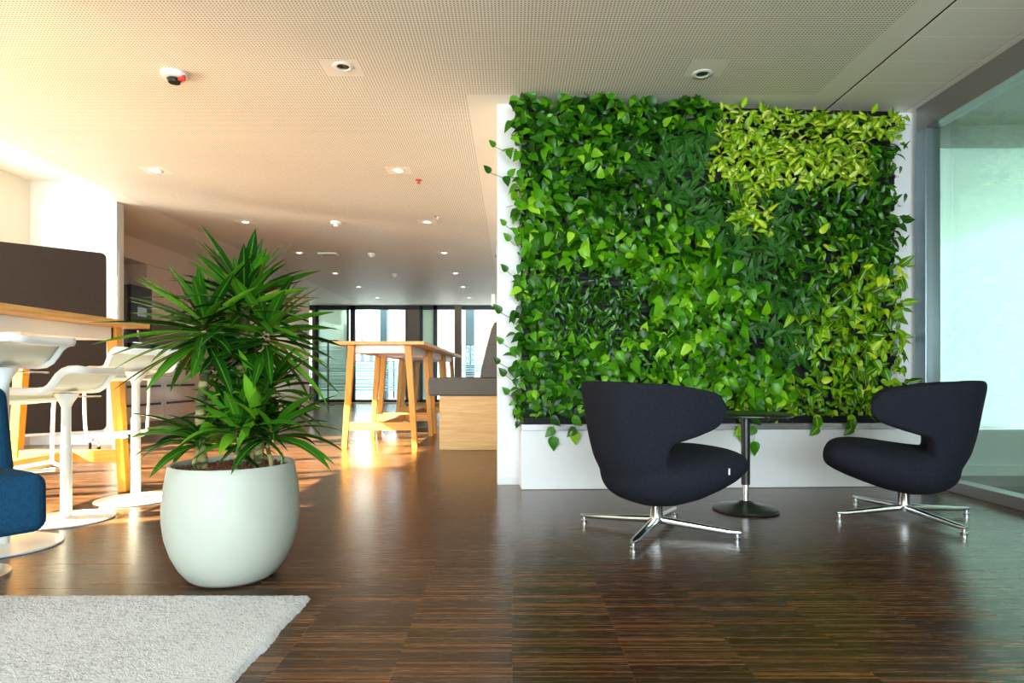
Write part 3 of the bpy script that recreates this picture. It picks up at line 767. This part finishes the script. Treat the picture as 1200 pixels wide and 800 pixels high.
# ------------------------------------------------------------ swivel lounge chairs
def chair_shell():
    mb = MB()
    # seat pod: cross sections along x
    XS = [-.245, -.235, -.21, -.17, -.105, -.02, .08, .18, .26, .32, .355, .372, .376]
    HW = [.05, .12, .175, .225, .265, .295, .31, .31, .295, .265, .22, .15, .04]
    ZT = [.30, .345, .37, .375, .375, .378, .388, .400, .402, .395, .378, .35, .32]
    ZB = [.26, .215, .185, .16, .138, .133, .150, .182, .212, .238, .258, .278, .30]
    P = []
    n = 36
    for x, w, zt, zb in zip(XS, HW, ZT, ZB):
        row = []
        zc = lerp(zb, zt, .60)
        for k in range(n):
            a = 2*PI*k/n; c, s = math.cos(a), math.sin(a)
            e = 2/2.6
            yy = w*math.copysign(abs(c)**e, c)
            ss = math.copysign(abs(s)**(e if s > 0 else .95), s)
            zz = zc+(zt-zc)*ss if s > 0 else zc+(zc-zb)*ss
            row.append(Vector((x, yy, zz)))
        P.append(row+[row[0]])
    mb.grid(P)
    mb.add([p for p in P[0][:-1]], [tuple(range(n))]); mb.add([p for p in P[-1][:-1]], [tuple(range(n-1, -1, -1))])
    # wrap-around back with wings
    def interp(t, tab):
        if t <= tab[0][0]: return tab[0][1]
        for (a, va), (b, vb) in zip(tab, tab[1:]):
            if t <= b: return lerp(va, vb, (t-a)/(b-a))
        return tab[-1][1]
    def xback(z): return interp(z, [(.16, -.10), (.20, -.18), (.26, -.238), (.35, -.283), (.45, -.308), (.60, -.332), (.69, -.348), (.73, -.335)])
    def wid(z): return interp(z, [(.16, .15), (.22, .23), (.30, .28), (.40, .303), (.50, .318), (.60, .328), (.69, .334), (.73, .325)])
    XT = .15
    def pt(th, z, off):
        A = XT-xback(z)-off; W = wid(z)-off*.9; e = 2/2.75
        c, s = math.cos(th), math.sin(th)
        return Vector((XT-A*abs(c)**e, W*math.copysign(abs(s)**e, s), z))
    def zlo(x):
        return interp(x, [(-.30, .17), (-.20, .17), (-.165, .30), (-.140, .425), (-.115, .445), (.0, .475), (.10, .508), (.15, .55)])
    def zhi(x):
        return interp(x, [(-.40, .722), (-.1, .702), (.06, .676), (.12, .655), (.15, .61)])
    NT, NV = 96, 26; outer = []; inner = []
    for i in range(NT+1):
        th = lerp(-PI/2, PI/2, i/NT)
        xr = pt(th, .60, 0).x
        lo, hi = zlo(xr), zhi(xr)
        ro, ri = [], []
        for j in range(NV+1):
            z = lerp(lo, hi, j/NV)
            tk = .075 - .035*max(0, (z-.35)/.37)
            ro.append(pt(th, z, 0)); ri.append(pt(th, z, tk))
        outer.append(ro); inner.append(ri)
    ring_ = [o_+i_[::-1] for o_, i_ in zip(outer, inner)]
    R = [r+[r[0]] for r in ring_]
    mb.grid(R)
    m_ = len(ring_[0])
    mb.add(ring_[0], [tuple(range(m_-1, -1, -1))]); mb.add(ring_[-1], [tuple(range(m_))])
    o = mb.build('shell', M['navy'], autosmooth=False)
    w = o.modifiers.new('w', 'WELD'); w.merge_threshold = .0005
    r = o.modifiers.new('r', 'REMESH'); r.mode = 'VOXEL'; r.voxel_size = .0085; r.use_smooth_shade = True
    s = o.modifiers.new('s', 'SMOOTH'); s.iterations = 20; s.factor = .5
    dg = bpy.context.evaluated_depsgraph_get(); me = bpy.data.meshes.new_from_object(o.evaluated_get(dg))
    me.name = 'shell'
    bpy.data.objects.remove(o)
    for p in me.polygons: p.use_smooth = True
    return me
SHELL = chair_shell()
def lounge_chair(loc, face, legang, label):
    t = empty('swivel_chair', loc, face); tag(t, label, 'lounge chair', 'navy swivel lounge chairs')
    o = bpy.data.objects.new('shell', SHELL); COL.objects.link(o); o.parent = t
    if not SHELL.materials: SHELL.materials.append(M['navy'])
    MB().lathe([(.0, .155), (.075, .150), (.08, .142), (.034, .138), (.029, .13), (.032, .062), (.042, .054), (.040, .040), (.001, .044)], 28).build('column', M['chrome'], t)
    for k in range(4):
        a = legang-face+k*PI/2
        R = Matrix.Rotation(a, 4, 'Z')
        lb = MB(); prof = []
        nseg = 8
        for i in range(nseg+1):
            s = i/nseg; x = lerp(.015, .385, s); zt = lerp(.072, .042, s**.9); h = lerp(.034, .020, s); w = lerp(.021, .016, s)
            if i == nseg: w *= .55; h *= .6
            ring2 = []
            for q in range(12):
                b = 2*PI*q/12; ring2.append(R @ Vector((x, w*math.copysign(abs(math.cos(b))**.7, math.cos(b)), zt-h/2+h/2*math.copysign(abs(math.sin(b))**.7, math.sin(b)))))
            prof.append(ring2+[ring2[0]])
        lb.grid(prof)
        lb.add(prof[-1][:-1], [tuple(range(12))])
        l = lb.build('leg', M['chrome'], t)
        MB().lathe([(.001, 0), (.015, 0), (.016, .012), (.010, .016), (.010, .030), (.001, .030)], 14, tuple(R @ Vector((.368, 0, 0)))).build('foot_glide', M['chrome'], l)
    return t
c1 = lounge_chair((.69, 2.98, 0), math.radians(22), math.radians(-28), 'navy swivel chair left of the small black table, seen from behind')
MB().box(-.004, .004, -.001, .001, -.014, .014).build('care_tag', M['paper'], c1, loc=(.16, -.318, .318))
c2 = lounge_chair((2.05, 3.26, 0), math.radians(150), math.radians(8), 'navy swivel chair beside the glass partition, seen in profile')

# coffee table
t = empty('side_table', (1.29, 3.44, 0)); tag(t, 'small round black side table between the two navy chairs', 'table')
MB().lathe([(.001, .518), (.24, .518), (.25, .524), (.25, .529), (.245, .533), (.001, .533)], 48).build('table_top', M['black'], t)
MB().lathe([(.001, .516), (.024, .516), (.0235, .14), (.001, .14)], 24).build('pole', M['black'], t)
o = MB().lathe([(.001, .142), (.0165, .142), (.0165, .05), (.001, .05)], 24).build('lower_pole', M['chrome'], t); o['label'] = 'chrome lower section'
MB().lathe([(.001, 0), (.172, 0), (.176, .006), (.172, .014), (.12, .026), (.05, .038), (.026, .052), (.001, .054)], 48).build('base', M['black'], t)

# ------------------------------------------------------------ bar tables
def bar_table(cx, y0, length, label):
    t = empty('bar_table', (cx, y0+length/2, 0)); tag(t, label, 'bar table', 'oak bar tables')
    h = length/2
    MB().box(-.46, .46, -h, h, 1.045, 1.080).build('table_top', M['oak'], t, .004)
    fr = MB()
    for x in (-.30, .27): fr.box(x, x+.03, -h+.12, h-.12, .965, 1.044)
    for y in (-h+.12, h-.15): fr.box(-.30, .30, y, y+.03, .965, 1.044)
    fr.build('apron_frame', M['whitemetal'], t, .002)
    for sx in (-1, 1):
        for sy in (-1, 1):
            yy = sy*(h-.10)
            MB().bar((sx*.355, yy, 0), (sx*.285, yy, 1.044), (.052, .052), (.068, .06)).build('leg', M['oakleg'], t, .004)
    for sy in (-1, 1):
        MB().box(-.32, .32, sy*(h-.10)-.022, sy*(h-.10)+.022, .185, .265).build('cross_beam', M['oakbox2'], t, .004)
    MB().box(-.03, .03, -h+.12, h-.12, .19, .262).build('foot_beam', M['oak'], t, .004)
    return t
M['oakbox2'] = wood('oak_beam', (.62, .29, .045), (.76, .40, .08), 0, 4, .4)
bt = bar_table(-2.83, 2.62, 1.46, 'oak topped bar table at the left edge, beside the white stools')
for i, (y, lb) in enumerate(((6.20, 'nearest of the three oak bar tables standing in a row before the bench'), (7.80, 'middle of the three oak bar tables in the far row'), (9.40, 'farthest of the three oak bar tables, deepest in the room'))):
    q = copy_tree(bt); q.location = (-1.335, y+.73, 0); tag(q, lb, 'bar table', 'oak bar tables')

# ------------------------------------------------------------ bar stools
def bar_stool(loc, face, hz, label):
    t = empty('bar_stool', loc, face); tag(t, label, 'bar stool', 'white bar stools')
    prof = [(.200, -.062), (.206, -.040), (.200, -.016), (.180, -.002), (.13, .002), (.06, 0), (.0, 0), (-.035, .004), (-.060, .018), (-.082, .045), (-.103, .075), (-.128, .096), (-.155, .106), (-.182, .108), (-.202, .102)]
    def wh(i):
        x = prof[i][0]; w = .192
        if x < -.14: w *= 1-((-.14-x)/.058)**2.5*.22
        return w
    n = 12
    top = []
    for i, (x, z) in enumerate(prof):
        row = []
        for j in range(n+1):
            y = lerp(-1, 1, j/n)*wh(i); dip = -.010*(1-(2*j/n-1)**2)*(1 if x > -.05 else .3)
            row.append(Vector((x, y, hz+z+dip)))
        top.append(row)
    sm = MB().grid(top)
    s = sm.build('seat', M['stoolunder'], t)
    q = s.modifiers.new('s', 'SOLIDIFY'); q.thickness = .010; q.offset = -1
    # rim loop
    rim = [top[i][0] for i in range(len(prof))] + [top[-1][j] for j in range(1, n)] + [top[i][n] for i in range(len(prof)-1, -1, -1)]
    rim = [p+Vector((0, 0, -.004)) for p in rim]
    # flat band as rim: tube squeezed vertically
    mb = MB(); W, H = .010, .019; pts = rim; vs = []
    for i, p in enumerate(pts):
        tt = (pts[min(i+1, len(pts)-1)]-pts[max(i-1, 0)]).normalized()
        side = tt.cross(Vector((0, 0, 1)));
        if side.length < .1: side = Vector((0, 1, 0))
        side.normalize(); up = side.cross(tt).normalized()
        for k in range(12):
            a = 2*PI*k/12; vs.append(p+side*W*math.cos(a)+up*H*math.sin(a))
    fs = []
    for i in range(len(pts)-1):
        for k in range(12): fs.append((i*12+k, i*12+(k+1) % 12, (i+1)*12+(k+1) % 12, (i+1)*12+k))
    mb.add(vs, fs, True); mb.build('seat_rim', M['whitestool'], t, autosmooth=False)
    # front edge and foot loop
    def smooth(pts, it=2):
        pts = [Vector(p) for p in pts]
        for _ in range(it):
            q = [pts[0]]
            for a, b in zip(pts, pts[1:]): q += [a.lerp(b, .25), a.lerp(b, .75)]
            q.append(pts[-1]); pts = q
        return pts
    zf = hz-.40
    loop = smooth([(.200, -.186, hz-.05), (.208, -.186, hz-.08), (.212, -.180, zf+.03), (.20, -.165, zf), (.10, -.10, zf-.004), (.035, -.03, zf-.004)])
    lp2 = smooth([(.200, .186, hz-.05), (.208, .186, hz-.08), (.212, .180, zf+.03), (.20, .165, zf), (.10, .10, zf-.004), (.035, .03, zf-.004)])
    f = MB(); f.tube(loop, .0095, 10); f.tube(lp2, .0095, 10); f.tube([(.207, -.165, zf+.006), (.207, .165, zf+.006)], .0105, 10)
    f.tube([(.200, -.190, hz-.060), (.200, .190, hz-.060)], .011, 10)
    f.build('footrest', M['whitemetal'], t)
    MB().lathe([(.001, hz-.012), (.058, hz-.018), (.048, hz-.04), (.032, hz-.065), (.0215, hz-.09), (.0215, hz-.30), (.001, hz-.30)], 24).build('seat_bracket', M['whitemetal'], t)
    MB().lathe([(.001, .01), (.0255, .01), (.0255, hz-.29), (.001, hz-.29)], 24).build('column', M['whitemetal'], t)
    MB().lathe([(.001, 0), (.212, 0), (.216, .004), (.214, .009), (.10, .014), (.036, .018), (.001, .018)], 56).build('base', M['whitemetal'], t)
    MB().tube([(-.03, -.03, hz-.035), (-.05, -.19, hz-.04)], .004, 8).build('lever', M['chrome'], t)
    return t
bar_stool((-2.205, 2.70, 0), math.radians(178), .795, 'white bar stool at the left edge, nearest, partly cut off')
bar_stool((-2.29, 3.20, 0), math.radians(179), .668, 'white bar stool in the middle, with the lowest seat')
bar_stool((-2.24, 3.71, 0), math.radians(148), .780, 'white bar stool nearest the potted palm')

# ------------------------------------------------------------ mobile screen
a = Vector((-4.04, 6.20, 0)); b = Vector((-4.80, 5.50, 0)); dirv = (b-a); ln = dirv.length; rz = math.atan2(dirv.y, dirv.x)
t = empty('mobile_screen', a, rz); tag(t, 'dark brown fabric mobile screen on white feet behind the bar table', 'screen')
def rrect(mb, x0, x1, z0, z1, y0, y1, r, n=6):
    pts = []
    for cx, cz, a0 in ((x1-r, z1-r, 0), (x0+r, z1-r, PI/2), (x0+r, z0+r, PI), (x1-r, z0+r, 1.5*PI)):
        for k in range(n+1):
            g = a0+PI/2*k/n; pts.append((cx+r*math.cos(g), cz+r*math.sin(g)))
    m_ = len(pts); vs = [(x, y0, z) for x, z in pts]+[(x, y1, z) for x, z in pts]
    fs = [tuple(range(m_)), tuple(range(2*m_-1, m_-1, -1))]+[(i, i+m_, (i+1) % m_+m_, (i+1) % m_) for i in range(m_)]
    mb.add(vs, fs); return mb
rrect(MB(), 0, ln, .20, 1.95, -.025, .025, .05).build('panel', M['screen'], t, .006)
MB().tube([(0.02, 0, .185), (ln-.02, 0, .185)], .018, 10).build('bottom_rail', M['whitemetal'], t)
for x in (.10, ln-.12):
    f = MB(); f.tube([(x, -.24, .075), (x, -.10, .10), (x, 0, .17), (x, .10, .10), (x, .24, .075)], .014, 10)
    l = f.build('foot', M['whitemetal'], t)
    for y in (-.24, .24):
        MB().tube([(x-.012, y, .030), (x+.012, y, .030)], .030, 16).build('caster', M['blackplastic'], l)
        MB().tube([(x, y, .030), (x, y, .085)], .007, 8).build('caster_stem', M['chrome'], l)

# ------------------------------------------------------------ booth bench
t = empty('booth_bench', (-.42, 7.0, 0)); tag(t, 'grey upholstered bench on an oak box behind the white pillar', 'bench')
BL = .82
MB().box(-.30, .32, -BL, BL, 0, .535).build('base', M['oakbox'], t, .003)
MB().box(-.41, .325, -BL-.02, BL, .537, .715).build('seat_cushion', M['charcoal'], t, .022, 4)
bk = MB()
pr = [(.10, .717), (.115, .80), (.17, 1.03), (.215, 1.20), (.245, 1.262), (.285, 1.275), (.32, 1.275), (.32, .717)]
vs = [(x, -BL-.02, z) for x, z in pr]+[(x, BL, z) for x, z in pr]; n = len(pr)
bk.add(vs, [tuple(range(n)), tuple(range(2*n-1, n-1, -1))]+[(i, i+n, (i+1) % n+n, (i+1) % n) for i in range(n)])
bk.build('backrest', M['charcoal'], t, .012, 3)

# ------------------------------------------------------------ blue chair at left edge
cdir = math.atan2(-.6, .8); cx, cy = -1.69, 2.28
t = empty('lounge_chair', (cx, cy, 0), cdir); tag(t, 'blue upholstered lounge chair cut off by the left edge', 'lounge chair')
# local +x is forward; the far front corner is the origin, seat runs to -x and -y
def soft_box(x0, x1, y0, y1, z0, z1, shear=0):
    mb = MB(); mb.box(x0, x1, y0, y1, z0, z1)
    mb.v = [(x-shear*(z-z0), y, z) for x, y, z in mb.v]; return mb
MB().add([(-.48, -.62, .20), (0.0, -.62, .17), (0.0, 0, .17), (-.48, 0, .20), (-.48, -.62, .375), (-.01, -.62, .388), (-.01, 0, .388), (-.48, 0, .375)], [(0,3,2,1),(4,5,6,7),(0,1,5,4),(1,2,6,5),(2,3,7,6),(3,0,4,7)]).build('seat', M['blue'], t, .045, 5)
soft_box(-.46, -.36, -.62, 0, .33, .70, .33).build('backrest', M['blue'], t, .05, 5)
MB().lathe([(.001, 0), (.17, 0), (.17, .012), (.03, .03), (.025, .20), (.001, .20)], 32, (-.26, -.22, 0)).build('base', M['chrome'], t)

# ------------------------------------------------------------ rug
random.seed(3)
RX0, RX1, RY0, RY1 = -3.2, -.668, .6, 2.07
NX, NY = 330, 200
def h01(i, j): 
    v = math.sin(i*12.9898+j*78.233)*43758.5453; return v-math.floor(v)
P = []
for i in range(NX+1):
    row = []
    for j in range(NY+1):
        x = lerp(RX0, RX1, i/NX); y = lerp(RY0, RY1, j/NY)
        e = min(1, min(NX-i, j, NY-j, i)/3)
        rib = .0022*math.sin((x*.55+y*.84)*620)
        z = .010+.007*math.sqrt(e)+(rib+.0022*(h01(i, j)-.5))*e
        if i >= NX-1: x += .006*(h01(i*3, j)-.5)+.003*math.sin(y*23)
        if j >= NY-1: y += .008*(h01(i, j*5)-.5)
        if e == 0: z = .001
        row.append(Vector((x, y, z)))
    P.append(row)
rg = MB().grid(P).build('rug', M['rug'], autosmooth=False)
tag(rg, 'pale grey textured rug lying in the bottom left corner', 'rug')

# ------------------------------------------------------------ potted dracaena
PC = Vector((-1.03, 2.30, 0))
t = empty('potted_palm', PC); tag(t, 'leafy dracaena palm in a large round white pot beside the rug', 'potted plant')
prof = [(.001, 0), (.115, 0), (.135, .004), (.155, .018), (.183, .055), (.208, .105), (.226, .165), (.234, .225), (.234, .280), (.228, .340), (.219, .395), (.215, .418), (.211, .423), (.203, .421), (.200, .410), (.204, .385), (.001, .384)]
MB().lathe(prof, 72).build('pot', M['pot'], t)
random.seed(8)
gv = MB(); 
gv.lathe([(.001, .398), (.12, .396), (.198, .388)], 30)
for i in range(520):
    r = .192*math.sqrt(random.random()); a = random.uniform(0, 2*PI); s = random.uniform(.005, .0105)
    c = Vector((r*math.cos(a), r*math.sin(a), .400+random.uniform(0, .006)))
    E = Euler((random.random()*6, random.random()*6, random.random()*6)).to_matrix()
    ph = [(1,0,0),(-1,0,0),(0,1,0),(0,-1,0),(0,0,.8),(0,0,-.8)]
    gv.add([c+E @ (Vector(p)*s*random.uniform(.8, 1.2)) for p in ph], [(0,2,4),(2,1,4),(1,3,4),(3,0,4),(2,0,5),(1,2,5),(3,1,5),(0,3,5)])
g = gv.build('clay_gravel', M['gravel'], t); g['kind'] = 'stuff'
def strap(mb, base, az, el, length, width, droop):
    """long arching leaf"""
    d = Vector((math.cos(az)*math.cos(el), math.sin(az)*math.cos(el), math.sin(el)))
    W = [(0, .38), (.1, .55), (.25, .85), (.42, 1.0), (.6, .92), (.76, .66), (.9, .32), (1, .02)]
    pos = base.copy(); rows = []; last = 0; side = Vector((-math.sin(az), math.cos(az), 0))
    cur = d.copy(); side = (side+Vector((0, 0, random.uniform(-.5, .5)))).normalized()
    for s, w in W:
        st = (s-last)*length; pos = pos+cur*st; last = s
        cur = (cur+Vector((0, 0, -1))*droop*st/length*1.3).normalized()
        sd = (side-cur*side.dot(cur)).normalized(); nn = sd.cross(cur)
        if nn.z < 0: nn = -nn
        hw = w*width/2
        rows.append((pos-sd*hw+nn*hw*.35, pos.copy(), pos+sd*hw+nn*hw*.35))
    nv = len(rows); vs = [rows[j][i] for i in range(3) for j in range(nv)]; fs = []
    for i in range(2):
        for j in range(nv-1): fs.append((i*nv+j, (i+1)*nv+j, (i+1)*nv+j+1, i*nv+j+1))
    mb.add(vs, fs, True, [(i/2, W[j][0]) for i in range(3) for j in range(nv)])
def crown(center, n, length, elmin, elmax, stemh=.10, droop=.6, lean=(0, 0)):
    mb = MB()
    n = int(n*1.3)
    for i in range(n):
        f = i/n; az = i*2.399963+random.uniform(-.3, .3)
        el = lerp(elmin, elmax*.88, f**1.15)+random.uniform(-.12, .12)
        b_ = center+Vector((lean[0]*f, lean[1]*f, stemh*(f-.5)))+Vector((math.cos(az), math.sin(az), 0))*.012
        strap(mb, b_, az, el, length*random.uniform(.78, 1.12)*(1-.25*f*f), random.uniform(.033, .045), droop*random.uniform(.5, 1.2)*(1-.75*f))
    return mb.build('leaf_crown', M['leaf_drac'], t, autosmooth=False)
def at(x, y, dy=0):      # a point of the plant from where it is seen, dy behind the pot's centre
    p = px(x, y, PC.y+dy); return p-PC
def trunk(p0, p1, r0=.017, r1=.013):
    mb = MB(); pts = []; rs = []
    n = 26
    for i in range(n+1):
        f = i/n; p = p0.lerp(p1, f)+Vector((.006*math.sin(f*7+p0.x*40), .004*math.cos(f*6), 0)); pts.append(p)
        rs.append(lerp(r0, r1, f)*(1+.12*(i % 2)))
    mb.tube(pts, rs, 12); return mb.build('trunk', M['trunk'], t)
zg = .40
def P3(x, y, dy): 
    v = at(x, y, dy); return v
cA, cB, cC, cD = P3(240, 385, -.02), P3(286, 352, .03), P3(312, 392, .06), P3(277, 395, .09)
trunk(Vector((-.105, -.03, zg-.02)), cA-Vector((0, 0, .035)), .019, .015)
trunk(Vector((.010, .05, zg-.02)), cB-Vector((0, 0, .035)), .018, .014)
trunk(Vector((.085, .03, zg-.02)), cC-Vector((0, 0, .035)), .017, .013)
trunk(Vector((.045, .08, zg-.02)), cD-Vector((0, 0, .035)), .016, .012)
crown(cA+Vector((0, 0, .0)), 54, .35, -.50, 1.15, .11, .42)
crown(cB+Vector((0, 0, -.01)), 52, .30, -.25, 1.20, .12, .35)
crown(cC, 46, .31, -.5, 1.0, .12, .45)
crown(cD+Vector((-.02, 0, 0)), 26, .24, -.3, 1.1, .10, .5)
crown(P3(236, 514, -.06), 22, .25, .0, .8, .05, .9)
crown(P3(278, 502, -.10), 22, .21, .1, 1.4, .06, .9)
crown(P3(318, 507, -.03), 24, .28, .0, .95, .06, .8)
crown(P3(298, 462, .0), 24, .19, -.2, 1.3, .12, .6)
crown(P3(274, 470, .04), 20, .17, -.1, 1.4, .12, .6)
crown(P3(318, 458, .02), 22, .23, -.4, 1.1, .10, .6)
crown(P3(300, 488, -.12), 14, .16, .3, 1.4, .06, .7)
for (x, y, dy) in ((230, 512, -.07), (278, 505, -.09), (316, 505, -.02)):
    c = P3(x, y, dy); trunk(Vector((c.x, c.y, zg-.02)), c-Vector((0, 0, .02)), .008, .006)
MB().lathe([(.001, 0), (.006, 0), (.004, .05), (.001, .06)], 8, (.192, -.03, .405)).build('new_shoot', M['leaf_drac'], t)

# ------------------------------------------------------------ light
def sun(name, d, energy, col, ang):
    l = bpy.data.lights.new(name, 'SUN'); l.energy = energy; l.color = col; l.angle = math.radians(ang)
    o = bpy.data.objects.new(name, l); COL.objects.link(o); o.rotation_euler = Vector(d).normalized().to_track_quat('-Z', 'Y').to_euler(); return o
AZ = Vector((1, .485, 0)).normalized()
el = math.radians(26)
sun('sun', (AZ.x*math.cos(el), AZ.y*math.cos(el), -math.sin(el)), 64, (1, .86, .58), .6)
el2 = math.radians(20)
sun('sun_bounce', (AZ.x*math.cos(el2), AZ.y*math.cos(el2), math.sin(el2)), 1.5, (1, .78, .52), 9)
def area(name, loc, rot, sx, sy, energy, col):
    l = bpy.data.lights.new(name, 'AREA'); l.shape = 'RECTANGLE'; l.size = sx; l.size_y = sy; l.energy = energy; l.color = col
    o = bpy.data.objects.new(name, l); COL.objects.link(o); o.location = loc; o.rotation_euler = rot; return o
R = math.radians
def portal(name, loc, rot, sx, sy):
    o = area(name, loc, rot, sx, sy, 1, (1, 1, 1)); o.data.cycles.is_portal = True
portal('window_daylight_left', (-5.35, 3.85, 1.24), (0, R(-90), 0), 2.46, 4.8)
portal('window_daylight_back_left', (-2.4, -3.16, 1.25), (R(90), 0, 0), 3.2, 2.5)
portal('window_daylight_back_right', (1.14, -3.16, 1.25), (R(90), 0, 0), 3.28, 2.5)
portal('window_daylight_next_room', (5.0, 4.74, 1.38), (R(-90), 0, 0), 4.0, 2.1)
portal('window_daylight_far', (-2.9, 16.62, 1.3), (R(-90), 0, 0), 5.8, 2.6)
for (x, y, lb) in LAMPS[2:]:
    l = bpy.data.lights.new('downlight_lamp', 'SPOT'); l.energy = 30; l.color = (1, .68, .40); l.spot_size = R(95); l.spot_blend = .6; l.shadow_soft_size = .05
    o = bpy.data.objects.new('downlight_lamp', l); COL.objects.link(o); o.location = (x, y, CEIL-.02)

w = bpy.data.worlds.new('sky'); S.world = w; w.use_nodes = True
nt = w.node_tree; bg = nt.nodes['Background']
tc = N(nt, 'ShaderNodeTexCoord'); sx_ = N(nt, 'ShaderNodeSeparateXYZ'); L(nt, tc.outputs['Generated'], sx_.inputs[0])
f_ = math_node(nt, 'ADD', math_node(nt, 'MULTIPLY', sx_.outputs[0], -.9), math_node(nt, 'MULTIPLY_ADD', sx_.outputs[1], .6, .30)); nt.nodes[-1].use_clamp = True
L(nt, mixc(nt, f_, (.80, .93, 1.0), (1.0, .86, .66)), bg.inputs[0]); L(nt, math_node(nt, 'MULTIPLY_ADD', sx_.outputs[0], 2.4, math_node(nt, 'MULTIPLY_ADD', sx_.outputs[1], -4.6, 6.2)), bg.inputs[1])

# ------------------------------------------------------------ camera
cam = bpy.data.cameras.new('camera'); co = bpy.data.objects.new('camera', cam); COL.objects.link(co)
co.location = (0, 0, HC); co.rotation_euler = (R(90), 0, 0)
cam.sensor_width = 36; cam.lens = 36*FPX/1200; cam.shift_y = 39/1200; cam.clip_end = 300
S.camera = co
S.view_settings.view_transform = 'Standard'; S.view_settings.look = 'None'; S.view_settings.gamma = 1; S.view_settings.use_curve_mapping = False
S.view_settings.exposure = 0.58
S.cycles.use_denoising = True
S.cycles.caustics_reflective = False; S.cycles.caustics_refractive = False
S.cycles.transparent_max_bounces = 16; S.cycles.max_bounces = 8; S.cycles.diffuse_bounces = 5
S.cycles.sample_clamp_indirect = 8
